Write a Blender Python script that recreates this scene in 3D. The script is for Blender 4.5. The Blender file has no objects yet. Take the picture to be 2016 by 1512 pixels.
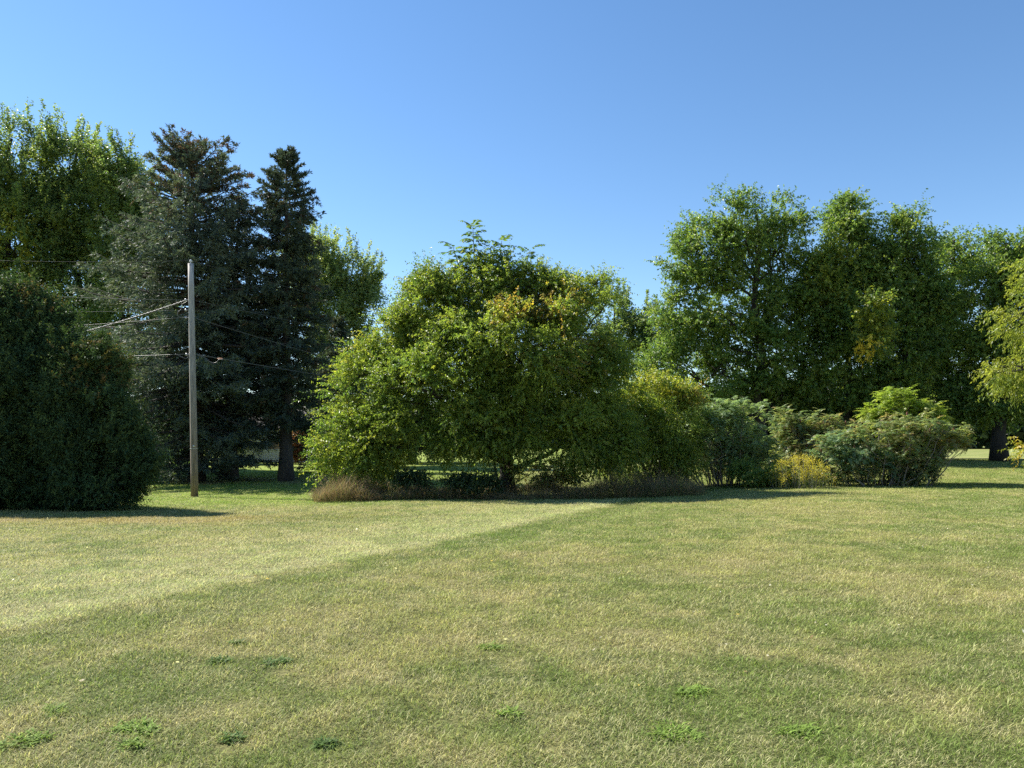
import bpy, math
import numpy as np
from mathutils import Vector

S = bpy.context.scene
C = S.collection
R = math.radians

# ------------------------------------------------------------------ camera
W, H, F, HORIZON = 2016, 1512, 1512.0, 870
EYE = 1.6
PITCH = math.atan((HORIZON - H / 2) / F)
cam_d = bpy.data.cameras.new("camera")
cam = bpy.data.objects.new("camera", cam_d)
C.objects.link(cam)
cam.location = (0, 0, EYE)
cam.rotation_euler = (R(90) + PITCH, 0, 0)
cam_d.sensor_width = 36
cam_d.lens = 36 * F / W
cam_d.clip_start = 0.05
cam_d.clip_end = 3000
S.camera = cam

# ------------------------------------------------------------------ sky, sun, exposure
SUN_EL, SUN_AZ = R(45), R(-62)           # azimuth from the view direction, negative = left
world = bpy.data.worlds.new("World")
S.world = world
world.use_nodes = True
wn, wl = world.node_tree.nodes, world.node_tree.links
bg = wn["Background"]
sky = wn.new("ShaderNodeTexSky")
sky.sky_type = 'NISHITA'
sky.sun_disc = False
sky.sun_elevation = SUN_EL
sky.sun_rotation = SUN_AZ
sky.altitude = 200
sky.air_density = 1.0
sky.dust_density = 0.05
sky.ozone_density = 1.9
hs = wn.new("ShaderNodeHueSaturation")
hs.inputs["Saturation"].default_value = 1.16
wl.new(sky.outputs[0], hs.inputs["Color"])
wl.new(hs.outputs[0], bg.inputs[0])
bg.inputs[1].default_value = 0.079

sd = bpy.data.lights.new("sun", 'SUN')
sd.energy = 5.0
sd.angle = R(0.5)
sd.color = (1.0, 0.95, 0.85)
sun = bpy.data.objects.new("sun", sd)
C.objects.link(sun)
to_sun = Vector((math.sin(SUN_AZ) * math.cos(SUN_EL), math.cos(SUN_AZ) * math.cos(SUN_EL), math.sin(SUN_EL)))
sun.rotation_euler = to_sun.to_track_quat('Z', 'Y').to_euler()
sun.location = (-30, 10, 40)

S.view_settings.view_transform = 'Standard'
S.view_settings.look = 'None'
S.view_settings.gamma = 1
S.view_settings.exposure = 1.3
S.render.engine = 'CYCLES'
cy = S.cycles
cy.max_bounces = 9
cy.diffuse_bounces = 6
cy.glossy_bounces = 2
cy.transmission_bounces = 8
cy.use_denoising = False
cy.sample_clamp_indirect = 4.0

# ------------------------------------------------------------------ numeric helpers
def rng_(seed): return np.random.default_rng(seed)

def norm(v):
    return v / np.maximum(np.linalg.norm(v, axis=-1, keepdims=True), 1e-9)

def vnoise(x, y, seed=0):
    xi, yi = np.floor(x).astype(np.int64), np.floor(y).astype(np.int64)
    fx, fy = x - xi, y - yi
    fx = fx * fx * (3 - 2 * fx); fy = fy * fy * (3 - 2 * fy)
    def h(a, b):
        n = (a * 374761393 + b * 668265263 + seed * 1442695041) & 0x7fffffff
        n = ((n ^ (n >> 13)) * 1274126177) & 0x7fffffff
        return ((n ^ (n >> 16)) & 0xffff) / 65535.0
    return ((h(xi, yi) * (1 - fx) + h(xi + 1, yi) * fx) * (1 - fy)
            + (h(xi, yi + 1) * (1 - fx) + h(xi + 1, yi + 1) * fx) * fy)

def fbm(x, y, seed=0, octv=3):
    s, a, t = 0.0, 1.0, 0.0
    for k in range(octv):
        s = s + a * vnoise(x * 2 ** k + 17.3 * k, y * 2 ** k - 9.1 * k, seed + k)
        t += a; a *= 0.55
    return s / t

def sstep(a, b, x):
    t = np.clip((x - a) / (b - a), 0, 1)
    return t * t * (3 - 2 * t)

_L = ([0, 8, 15, 22, 29, 34, 40, 50, 65, 100, 450], [0, 0, -.12, -.36, -.46, -.46, -.38, -.1, .12, .4, 1])
_M = ([0, 12, 20, 25, 30, 40, 60, 100, 450], [0, -.02, -.15, -.27, -.30, -.2, 0, .4, 1])
_Q = ([0, 20, 28, 36, 45, 60, 100, 450], [0, .0, .0, .25, .56, .5, .5, 1])
def ground(X, Y):
    X = np.asarray(X, float); Y = np.asarray(Y, float)
    a = np.clip(X / np.maximum(Y, 6.0), -.8, .8)
    l, m, q = (np.interp(Y, *p) for p in (_L, _M, _Q))
    wl_ = 1 - sstep(-.42, -.05, a); wq = sstep(.08, .42, a)
    z = m + (l - m) * wl_ + (q - m) * wq
    return z + (fbm(X * .35, Y * .35, 5, 2) - .5) * .05 * sstep(2, 8, Y)

CP, SP = math.cos(PITCH), math.sin(PITCH)
def at(px, py, Y):
    dx, dy = (px - W / 2) / F, (H / 2 - py) / F
    k = Y / (CP - SP * dy)
    return np.array([dx * k, Y, EYE + (SP + CP * dy) * k])
def on_ground(px, Y):
    X = (px - W / 2) / F * Y
    return np.array([X, Y, float(ground(X, Y))])
def m_per_px(Y): return Y / F

# ------------------------------------------------------------------ object helpers
def mesh_np(name, V, Fc, mat, parent=None, col=None, smooth=False, vcol=None):
    V = np.asarray(V, np.float32).reshape(-1, 3)
    Fc = np.asarray(Fc, np.int32)
    if parent is not None:
        V = V - np.array(parent.location, np.float32)
    me = bpy.data.meshes.new(name)
    m, k = Fc.shape
    me.vertices.add(len(V)); me.vertices.foreach_set("co", V.ravel())
    me.loops.add(m * k); me.loops.foreach_set("vertex_index", Fc.ravel())
    me.polygons.add(m)
    me.polygons.foreach_set("loop_start", np.arange(0, m * k, k, dtype=np.int32))
    me.polygons.foreach_set("loop_total", np.full(m, k, np.int32))
    me.polygons.foreach_set("use_smooth", np.full(m, smooth, bool))
    if col is not None:
        a = me.attributes.new("Col", 'FLOAT_COLOR', 'FACE')
        a.data.foreach_set("color", np.c_[np.clip(col, 0, 1), np.ones(m)].astype(np.float32).ravel())
    if vcol is not None:
        a = me.attributes.new("Col", 'FLOAT_COLOR', 'POINT')
        a.data.foreach_set("color", np.c_[np.clip(vcol, 0, 1), np.ones(len(V))].astype(np.float32).ravel())
    me.update(calc_edges=True)
    me.materials.append(mat)
    o = bpy.data.objects.new(name, me)
    C.objects.link(o)
    if parent is not None: o.parent = parent
    return o

def thing(name, label, cat, loc, group=None):
    o = bpy.data.objects.new(name, None)
    C.objects.link(o)
    o.location = tuple(float(v) for v in loc)
    o.empty_display_size = .3
    o["label"] = label; o["category"] = cat
    if group: o["group"] = group
    return o

def tag(o, label=None, cat=None, kind=None, group=None):
    if label: o["label"] = label
    if cat: o["category"] = cat
    if kind: o["kind"] = kind
    if group: o["group"] = group
    return o

class MB:
    """collects quads"""
    def __init__(s): s.v, s.f, s.n = [], [], 0
    def add(s, V, Fq):
        V = np.asarray(V, float); s.v.append(V); s.f.append(np.asarray(Fq, int) + s.n); s.n += len(V)
    def tube(s, P, rad, n=6, cap=True):
        P = np.asarray(P, float); k = len(P)
        rad = np.broadcast_to(np.asarray(rad, float), (k,))
        T = norm(np.gradient(P, axis=0))
        ref = np.array([0, 0, 1.]) if abs(T[:, 2]).mean() < .8 else np.array([1., 0, 0])
        A = norm(np.cross(T, ref)); B = np.cross(T, A)
        th = np.arange(n) * 2 * math.pi / n
        V = P[:, None] + rad[:, None, None] * (np.cos(th)[None, :, None] * A[:, None] + np.sin(th)[None, :, None] * B[:, None])
        V = V.reshape(-1, 3)
        i = np.arange(k - 1)[:, None] * n; j = np.arange(n)[None]; j2 = (j + 1) % n
        Fq = np.stack([i + j, i + j2, i + n + j2, i + n + j], -1).reshape(-1, 4)
        if cap:
            V = np.r_[V, P[:1], P[-1:]]
            c0, c1 = k * n, k * n + 1
            e = (k - 1) * n
            q = [[c0, (2 * a + 2) % n, (2 * a + 1) % n, 2 * a] for a in range(n // 2)]
            q += [[c1, e + 2 * a, e + (2 * a + 1) % n, e + (2 * a + 2) % n] for a in range(n // 2)]
            Fq = np.r_[Fq, np.array(q)]
        s.add(V, Fq)
    def box(s, c, size, yaw=0.0):
        x, y, z = np.asarray(size) / 2
        V = np.array([[-x, -y, -z], [x, -y, -z], [x, y, -z], [-x, y, -z], [-x, -y, z], [x, -y, z], [x, y, z], [-x, y, z]])
        c_, s_ = math.cos(yaw), math.sin(yaw)
        V = V @ np.array([[c_, s_, 0], [-s_, c_, 0], [0, 0, 1]]) + np.asarray(c)
        s.add(V, [[0, 3, 2, 1], [4, 5, 6, 7], [0, 1, 5, 4], [1, 2, 6, 5], [2, 3, 7, 6], [3, 0, 4, 7]])
    def build(s, name, mat, parent=None, smooth=True):
        return mesh_np(name, np.concatenate(s.v), np.concatenate(s.f), mat, parent, smooth=smooth)

# ------------------------------------------------------------------ materials
def new_mat(name):
    m = bpy.data.materials.new(name); m.use_nodes = True
    return m, m.node_tree.nodes, m.node_tree.links

def leaf_mat(name, trans=.48, rough=.45, spec=.35, tgain=(1.46, 1.50, .85)):
    m, n, l = new_mat(name)
    p = n["Principled BSDF"]; out = n["Material Output"]
    a = n.new("ShaderNodeAttribute"); a.attribute_name = "Col"
    l.new(a.outputs["Color"], p.inputs["Base Color"])
    p.inputs["Roughness"].default_value = rough
    p.inputs["Specular IOR Level"].default_value = spec
    t = n.new("ShaderNodeBsdfTranslucent")
    g = n.new("ShaderNodeMix"); g.data_type = 'RGBA'; g.blend_type = 'MULTIPLY'
    g.inputs[0].default_value = 1
    g.inputs[7].default_value = (*tgain, 1)
    l.new(a.outputs["Color"], g.inputs[6]); l.new(g.outputs[2], t.inputs["Color"])
    mx = n.new("ShaderNodeMixShader"); mx.inputs[0].default_value = trans
    l.new(p.outputs[0], mx.inputs[1]); l.new(t.outputs[0], mx.inputs[2])
    l.new(mx.outputs[0], out.inputs["Surface"])
    return m

def noise_mat(name, c1, c2, scale=(1, 1, 1), nscale=8, rough=.85, bump=.3, detail=6, metal=0, dist=.02):
    m, n, l = new_mat(name)
    p = n["Principled BSDF"]
    tc = n.new("ShaderNodeTexCoord"); mp = n.new("ShaderNodeMapping"); mp.inputs["Scale"].default_value = scale
    nz = n.new("ShaderNodeTexNoise"); nz.inputs["Scale"].default_value = nscale; nz.inputs["Detail"].default_value = detail
    cr = n.new("ShaderNodeValToRGB")
    cr.color_ramp.elements[0].position = .3; cr.color_ramp.elements[1].position = .7
    cr.color_ramp.elements[0].color = (*c1, 1); cr.color_ramp.elements[1].color = (*c2, 1)
    bp = n.new("ShaderNodeBump"); bp.inputs["Strength"].default_value = bump; bp.inputs["Distance"].default_value = dist
    l.new(tc.outputs["Object"], mp.inputs[0]); l.new(mp.outputs[0], nz.inputs["Vector"])
    l.new(nz.outputs[0], cr.inputs[0]); l.new(cr.outputs[0], p.inputs["Base Color"])
    l.new(nz.outputs[0], bp.inputs["Height"]); l.new(bp.outputs[0], p.inputs["Normal"])
    p.inputs["Roughness"].default_value = rough; p.inputs["Metallic"].default_value = metal
    return m

M_leaf = leaf_mat("broad_leaf", trans=.52, rough=.4, spec=.45)
M_needle = leaf_mat("needle", trans=.22, rough=.6, spec=.15)
M_grass = leaf_mat("grass_blade", trans=.40, rough=.6, spec=.16, tgain=(1.2, 1.2, .9))
M_bark = noise_mat("bark", (.013, .011, .009), (.042, .035, .028), (3, 3, .6), 9, .95, .8)
M_bark_pale = noise_mat("pale_stem", (.12, .10, .08), (.27, .24, .20), (3, 3, .8), 9, .9, .5)
M_bark_red = noise_mat("spruce_bark", (.035, .03, .027), (.10, .085, .075), (3, 3, .8), 8, .95, .8)

# ------------------------------------------------------------------ ground sheet
def line_x(Y):   # mowing edge running away from the camera across the lawn
    return np.interp(Y, [0, 4, 6.5, 9.3, 12.4, 16, 22, 26], [-7.0, -5.5, -4.36, -3.1, -1.35, .35, 2.8, 4.2])

TAN = np.array([.335, .292, .135]); PALE = np.array([.405, .385, .20]); GRN = np.array([.125, .172, .045])
LUSH = np.array([.21, .28, .045]); ORNG = np.array([.30, .20, .08]); MID = np.array([.205, .225, .075])
def lawn_rgb(X, Y):
    """albedo of the turf: drier and greener patches, mown swathes"""
    d = (X - line_x(Y)) * .9
    wob = (fbm(X * .5, Y * .5, 31) - .5) * 1.2; jit = (fbm(X * 5, Y * 5, 33, 2) - .5)
    n1 = fbm(X * .28, Y * .28, 11); n2 = fbm(X * 1.1, Y * 1.1, 12); n3 = fbm(X * 4.5, Y * 4.5, 13, 2)
    dry = sstep(.40, .60, n1 * .42 + n2 * .38 + n3 * .20)
    left = 1 - sstep(-.30, .25, d + wob * .25 + jit * .6)
    pale = left * sstep(-5.0, -1.0, d + wob * 1.4) 
    edge = np.exp(-((d + .30 + jit * .3) / .26) ** 2) * (.5 + fbm(X * .8, Y * .8, 35, 2))
    green_band = sstep(-.05, .4, d + jit * .5) * (1 - sstep(.5, 1.5, d + wob * .6))
    stripe = .5 + .5 * np.sin((d + wob * .25) * 2 * math.pi / 1.5)
    tanpatch = np.exp(-(((X - 4.6) / 3.0) ** 2 + ((Y - 9.3) / 1.7) ** 2)) + .6 * np.exp(-(((X + 1.6) / 1.8) ** 2 + ((Y - 7.5) / 1.2) ** 2))
    c = GRN + (MID - GRN) * .62
    c = c + (TAN - c) * (dry * (.62 + .22 * stripe))[..., None]
    c = c + (TAN - c) * np.clip(tanpatch * .55, 0, .7)[..., None]
    c = c + (PALE - c) * np.clip(pale * (.30 + .62 * n2) + edge * .42 * sstep(4, 8, Y), 0, .85)[..., None]
    e2 = np.exp(-((d - 1.25 + jit * .4) / .22) ** 2) * sstep(5, 9, Y)
    c = c + (PALE - c) * (e2 * .22)[..., None]
    c = c + (GRN - c) * (green_band * .6)[..., None]
    og = np.exp(-(((X + 10.0) / 5.5) ** 2 + ((Y - 18.2) / 1.6) ** 2))
    c = c + (ORNG - c) * np.clip(og * .95 * (.35 + n2), 0, .75)[..., None]
    far_l = sstep(22, 25.5, Y + wob) * (1 - sstep(-4.5, -2.5, X - (Y - 26) * .2))
    c = c + (LUSH - c) * (far_l * .75)[..., None]
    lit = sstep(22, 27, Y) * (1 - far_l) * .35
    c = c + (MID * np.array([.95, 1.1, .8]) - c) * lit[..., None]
    duff = sstep(35.5, 37.5, Y + wob) * (1 - sstep(41, 43, Y)) * (1 - sstep(-8.8, -8, X)) * sstep(-20, -18.5, X)
    c = c + (np.array([.20, .145, .095]) - c) * (duff * sstep(.40, .6, n2) * .75)[..., None]
    return c * (.82 + .36 * n3)[..., None]

def axis(lo, hi, c, n, k=6.0):
    t = np.linspace(-1, 1, n); s = np.sinh(k * t) / math.sinh(k)
    return np.where(s < 0, c + s * (c - lo), c + s * (hi - c))
gx = axis(-420, 420, 0, 340); gy = axis(-60, 620, 10, 380, 5.5)
GX, GY = np.meshgrid(gx, gy)
nx, ny = len(gx), len(gy)
ii = (np.arange(ny - 1)[:, None] * nx + np.arange(nx - 1)[None]).ravel()
gm, n, l = new_mat("turf")
p = n["Principled BSDF"]; p.inputs["Roughness"].default_value = .95; p.inputs["Specular IOR Level"].default_value = .1
a = n.new("ShaderNodeAttribute"); a.attribute_name = "Col"
tc = n.new("ShaderNodeTexCoord")
nz = n.new("ShaderNodeTexNoise"); nz.inputs["Scale"].default_value = 26; nz.inputs["Detail"].default_value = 5
mr = n.new("ShaderNodeMapRange"); mr.inputs[1].default_value = .3; mr.inputs[2].default_value = .7; mr.inputs[3].default_value = .55; mr.inputs[4].default_value = 1.25
mu = n.new("ShaderNodeMix"); mu.data_type = 'RGBA'; mu.blend_type = 'MULTIPLY'; mu.inputs[0].default_value = 1
bp = n.new("ShaderNodeBump"); bp.inputs["Strength"].default_value = .6; bp.inputs["Distance"].default_value = .04
l.new(tc.outputs["Object"], nz.inputs["Vector"]); l.new(nz.outputs[0], mr.inputs[0])
l.new(a.outputs["Color"], mu.inputs[6]); l.new(mr.outputs[0], mu.inputs[7]); l.new(mu.outputs[2], p.inputs["Base Color"])
l.new(nz.outputs[0], bp.inputs["Height"]); l.new(bp.outputs[0], p.inputs["Normal"])
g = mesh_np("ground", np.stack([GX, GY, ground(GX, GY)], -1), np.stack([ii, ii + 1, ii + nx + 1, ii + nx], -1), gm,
            vcol=lawn_rgb(GX, GY).reshape(-1, 3) * np.interp(np.hypot(GX, GY), [0, 10, 45], [.42, .55, .95]).reshape(-1, 1), smooth=True)  # near ground darkened in colour: painted shade between the blades, fading with distance
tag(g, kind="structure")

# ------------------------------------------------------------------ lawn blades
def blades(P, az, tilt, ln, wd, bend=.35):
    """one bent two-piece blade each: 5 vertices would do, here a quad (base pair, waist, tip)"""
    N = len(P)
    hz = np.stack([np.cos(az), np.sin(az), np.zeros(N)], -1)
    d1 = hz * np.sin(tilt)[:, None] + np.array([0, 0, 1.]) * np.cos(tilt)[:, None]
    sd_ = np.stack([-np.sin(az), np.cos(az), np.zeros(N)], -1)
    t2 = np.minimum(tilt + bend, 1.75)
    d2 = hz * np.sin(t2)[:, None] + np.array([0, 0, 1.]) * np.cos(t2)[:, None]
    mid = P + d1 * (ln * .5)[:, None]
    tip = mid + d2 * (ln * .5)[:, None]
    return np.stack([P, mid + sd_ * (wd * .5)[:, None], tip, mid - sd_ * (wd * .5)[:, None]], 1)

def quads(V4): return V4.reshape(-1, 3), np.arange(len(V4) * 4).reshape(-1, 4)

r = rng_(3)
N = 2500000
Y0, Y1 = 3.1, 46.0
Yb = (Y0 ** .7 + r.random(N) * (Y1 ** .7 - Y0 ** .7)) ** (1 / .7)
Xb = (r.random(N) * 2 - 1) * (.73 * Yb + .8)
keep = (fbm(Xb * 6, Yb * 6, 71, 2) > .10 + .22 * r.random(N))
Xb, Yb = Xb[keep], Yb[keep]; N = len(Xb)
Pb = np.stack([Xb, Yb, ground(Xb, Yb) - .004], -1)
dmow = (Xb - line_x(Yb)) * .9
lean = np.where(dmow < 0, 1.2, -1.9) + r.normal(0, 1.9, N)
colb = lawn_rgb(Xb, Yb)
kind = r.random(N)
n2 = fbm(Xb * 3, Yb * 3, 41, 2)
dryb = kind < np.clip(.40 + (n2 - .5) * 1.3, .12, .75)
colb = np.where(dryb[:, None], colb * .5 + np.array([.52, .475, .27]) * .5, colb * np.array([.95, 1.10, .88]))
colb = colb * (r.uniform(.42, 1.68, N))[:, None]
r_w = .0034
V4 = blades(Pb, lean, r.uniform(.45, 1.42, N), r.uniform(.028, .066, N) * (.55 + .9 * fbm(Xb * 2.4, Yb * 2.4, 77, 2)) * (Yb / 4) ** .12, r_w * (Yb / 4) ** .55 * r.uniform(.7, 1.3, N))
V, Fq = quads(V4)
o = mesh_np("lawn_grass", V, Fq, M_grass, col=colb)
tag(o, "short mown dry green and straw coloured lawn grass", "grass", "stuff")

# ------------------------------------------------------------------ foliage generators
def lobes_world(Y, lobes):
    out = []
    for L in lobes:
        px, py, rx, ry = L[:4]
        dY = L[4] if len(L) > 4 else 0
        m = m_per_px(Y + dY)
        rz = L[5] if len(L) > 5 else .85 * (rx + ry) / 2 * m
        out.append((at(px, py, Y + dY), np.array([rx * m, rz, ry * m])))
    return out

def sph(r, N):
    return norm(r.normal(size=(N, 3)))

def clumps(r, LW, n, rc, inner=.45, squash=.1):
    """sub-clump centres spread through the lobes, denser to the outside"""
    w = np.array([(e[1][0] * e[1][1] * e[1][2]) ** (2 / 3) for e in LW]); w /= w.sum()
    k = r.choice(len(LW), n, p=w)
    cen = np.array([e[0] for e in LW])[k]; rad = np.array([e[1] for e in LW])[k]
    d = sph(r, n)
    rr = np.where(r.random(n) < .62, r.uniform(.86, 1.06, n), inner + (1 - inner) * r.random(n) ** .55)
    eff = np.maximum(rad - rc * .55, rad * .45)
    A = r.normal(size=(3, 3)) * 2.3; ph = r.random((len(LW), 3)) * 6.28
    eff = eff * (1 + .11 * np.sin(d @ A + ph[k]).sum(1))[:, None]
    return cen + d * eff * rr[:, None], norm(d * rad.mean() / rad), k

def twig_set(r, cc, cd, per, rc, ln, up=.35, outw=.7, spread=.9):
    n = len(cc)
    Rk = rc * r.uniform(.45, 1.3, n)
    c2 = np.repeat(cc, per, 0); d2 = np.repeat(cd, per, 0); R2 = np.repeat(Rk, per)
    N = n * per
    off = sph(r, N) * (r.random(N) ** .5 * R2 * .75)[:, None] * np.array([1, 1, .72])
    P = c2 + off
    D = norm(norm(off) * spread + d2 * outw + np.array([0, 0, up]) + r.normal(0, .25, (N, 3)))
    lng = r.random(N) < .07
    return P, D, ln * r.uniform(.6, 1.25, N) * np.where(lng, 1.9, 1), np.repeat(np.arange(n), per)

def leaves(r, P, D, Ln, per, ll, lw, droop=.25, side=.9, hang=.25, flat=.7):
    N = len(P)
    t = (np.arange(per)[None] + r.random((N, per))) / per
    pos = P[:, None] + D[:, None] * (Ln[:, None] * t)[..., None]
    pos[..., 2] -= droop * Ln[:, None] * t ** 2
    T = np.repeat(D[:, None], per, 1).copy(); T[..., 2] -= 2 * droop * t
    sdv = norm(np.cross(T, r.normal(size=(N, per, 3))))
    d = norm(norm(T) * .6 + sdv * side + np.array([0, 0, -hang]))
    nn = norm(r.normal(0, flat, (N, per, 3)) + np.array([0, 0, 1.]))
    w = norm(np.cross(d, nn))
    s = r.uniform(.65, 1.2, (N, per, 1))
    l_, w_ = ll * s, lw * s * .5
    fold = np.cross(w, d) * w_ * .35
    V = np.stack([pos, pos + d * l_ * .42 + w * w_ + fold, pos + d * l_ + np.array([0, 0, -.12]) * l_, pos + d * l_ * .42 - w * w_ + fold], 2)
    return V.reshape(-1, 4, 3), np.repeat(np.arange(N), per)

LEAF_GAIN = 1.6
def colours(r, pal, clump_i, leaf_twig, pos, patches=(), jit=.22):
    """palette picked per twig around a clump tone, jitter per leaf"""
    pal = [(np.array(c), w) for c, w in pal]
    cs = np.array([c for c, _ in pal]); ws = np.array([w for _, w in pal], float); ws /= ws.sum()
    nt = len(clump_i)
    ck = r.choice(len(cs), clump_i.max() + 1, p=ws)[clump_i]
    tk = np.where(r.random(nt) < .55, ck, r.choice(len(cs), nt, p=ws))
    col = cs[tk]
    for (c, rad, pal2, prob) in patches:
        q = ((pos - np.array(c)) / np.array(rad))
        hit = (np.linalg.norm(q, axis=1) + r.normal(0, .22, nt) < 1) & (r.random(nt) < prob)
        c2 = np.array(pal2)
        col = np.where(hit[:, None], c2[r.integers(0, len(c2), nt)], col)
    col = col * LEAF_GAIN * r.uniform(.85, 1.15, (nt, 1))
    cl = col[leaf_twig]
    return cl * r.uniform(1 - jit, 1 + jit, (len(leaf_twig), 1)) * np.array([1, 1, 1]) + r.uniform(0, .012, (len(leaf_twig), 1)) * np.array([1, .5, 0])

def curve(a, b, sag, k, r, wob=.0):
    t = np.linspace(0, 1, k)[:, None]
    P = a + (b - a) * t
    P[:, 2] += sag * np.sin(math.pi * t[:, 0])
    if wob: P[1:-1] += r.normal(0, wob, (k - 2, 3))
    return P

def trunk_and_limbs(r, base, top, rad, LW, subs=7, limb_r=.35, sides=8, fork=.35, twig_pts=None):
    mb = MB()
    top = np.array(top); H_ = top[2] - base[2]
    P = curve(base, top, 0, 9, r, .012 * H_)
    t = np.linspace(0, 1, 9)
    rr = rad * (1 - .8 * t ** .8); rr[0] *= 1.35
    P[0, 2] -= .12
    mb.tube(P, rr, sides)
    for c, e in LW:
        s = np.clip(r.uniform(fork, .85), .1, .9)
        zt = base[2] + s * H_
        if c[2] < zt: s = np.clip((c[2] - base[2]) / H_ * r.uniform(.55, .85), .12, .9)
        i = s * 8; i0 = int(i); a = P[i0] + (P[min(i0 + 1, 8)] - P[i0]) * (i - i0)
        lr = max(rad * limb_r * (1 - s * .5), .02)
        Q = curve(a, np.array(c), .12 * np.linalg.norm(c - a), 6, r, .03 * np.linalg.norm(c - a))
        mb.tube(Q, np.linspace(lr, lr * .45, 6), 6)
        for _ in range(subs):
            d = sph(r, 1)[0]; d[2] = abs(d[2]) * .8 + d[2] * .2
            b = c + d * e * r.uniform(.6, .95)
            q0 = Q[r.integers(2, 6)]
            B = curve(q0, b, .08 * np.linalg.norm(b - q0), 5, r, .04 * np.linalg.norm(b - q0))
            mb.tube(B, np.linspace(lr * .42, .008, 5), 5)
    return mb

def broadleaf(name, label, cat, Y, base_px, lobes, trunk_r, pal, n_cl=260, tw=9, per=10, rc=.8, ln=.6, ll=.11, lw=.07,
              up=.35, droop=.2, seed=1, patches=(), top=None, group=None, inner=.45, subs=7, bark=None, hang=.25,
              outw=.7, spread=.9, shoots=0, shoot_len=1.2, mat=None, fork=.35, multi=None, flat=.7, dens=(1.15, 2.2, 1.2), gaps=2.6, holes=.14):
    r = rng_(seed)
    n_cl = int(n_cl * dens[0]); tw = int(tw * dens[1]); ll *= dens[2]; lw *= dens[2]
    base = on_ground(base_px, Y)
    root = thing(name, label, cat, base, group)
    LW = lobes_world(Y, lobes)
    if top is None:
        hi = max(LW, key=lambda e: e[0][2] + e[1][2])
        top = hi[0] + np.array([0, 0, hi[1][2] * .6])
    else: top = at(top[0], top[1], Y)
    if multi:
        mb = MB()
        for _ in range(multi):
            c, e = LW[r.integers(len(LW))]
            b0 = base + np.array([r.normal(0, trunk_r * 5), r.normal(0, trunk_r * 5), -.08])
            b0[2] = ground(b0[0], b0[1]) - .08
            d = sph(r, 1)[0]; d[2] = abs(d[2])
            Q = curve(b0, c + d * e * .8, .1, 7, r, .05)
            mb.tube(Q, np.linspace(trunk_r * r.uniform(.6, 1), .008, 7), 6)
    else:
        mb = trunk_and_limbs(r, base, top, trunk_r, LW, subs, fork=fork)
    mb.build("trunk", bark or M_bark, root)
    cc, cd, _ = clumps(r, LW, n_cl, rc, inner)
    if gaps:
        K = r.normal(size=(3, 5)); K = K / np.linalg.norm(K, axis=0) * 2 * math.pi / gaps
        nz_ = np.sin(cc @ K + r.random(5) * 6.28).sum(1)
        kp = nz_ > np.quantile(nz_, holes); cc, cd = cc[kp], cd[kp]; n_cl = len(cc)
    P, D, Ln, ci = twig_set(r, cc, cd, tw, rc, ln, up, outw, spread)
    if shoots:
        k = r.choice(n_cl, shoots)
        # upright leafy leaders rising from the upper outside of the crown
        hi = np.argsort(-(cc[:, 2] + r.normal(0, 1.2, n_cl)))[:shoots]
        k = np.where(r.random(shoots) < .75, hi, k)
        P2 = cc[k] + np.array([0, 0, rc * .2]) + r.normal(0, rc * .35, (shoots, 3)); D2 = norm(cd[k] * .40 + np.array([0, 0, 1.1]) + r.normal(0, .14, (shoots, 3)))
        m = 11                                         # each leader is a thin bunch of twigs
        P2 = np.repeat(P2, m, 0) + np.repeat(D2, m, 0) * (np.tile(np.arange(m), shoots) * shoot_len / m)[:, None]
        D2 = norm(np.repeat(D2, m, 0) + r.normal(0, .30, (shoots * m, 3)))
        P = np.r_[P, P2]; D = np.r_[D, D2]; Ln = np.r_[Ln, np.full(shoots * m, shoot_len * .26)]
        ci = np.r_[ci, np.repeat(k, m)]
    V4, lt = leaves(r, P, D, Ln, per, ll, lw, droop, hang=hang, flat=flat)
    gz = ground(V4[:, 0, 0], V4[:, 0, 1])
    ok = V4[..., 2].min(1) > gz + .02
    V4, lt = V4[ok], lt[ok]
    col = colours(r, pal, ci, lt, P, patches)
    V, Fq = quads(V4)
    mesh_np("crown", V, Fq, mat or M_leaf, root, col=col)
    return root

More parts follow.
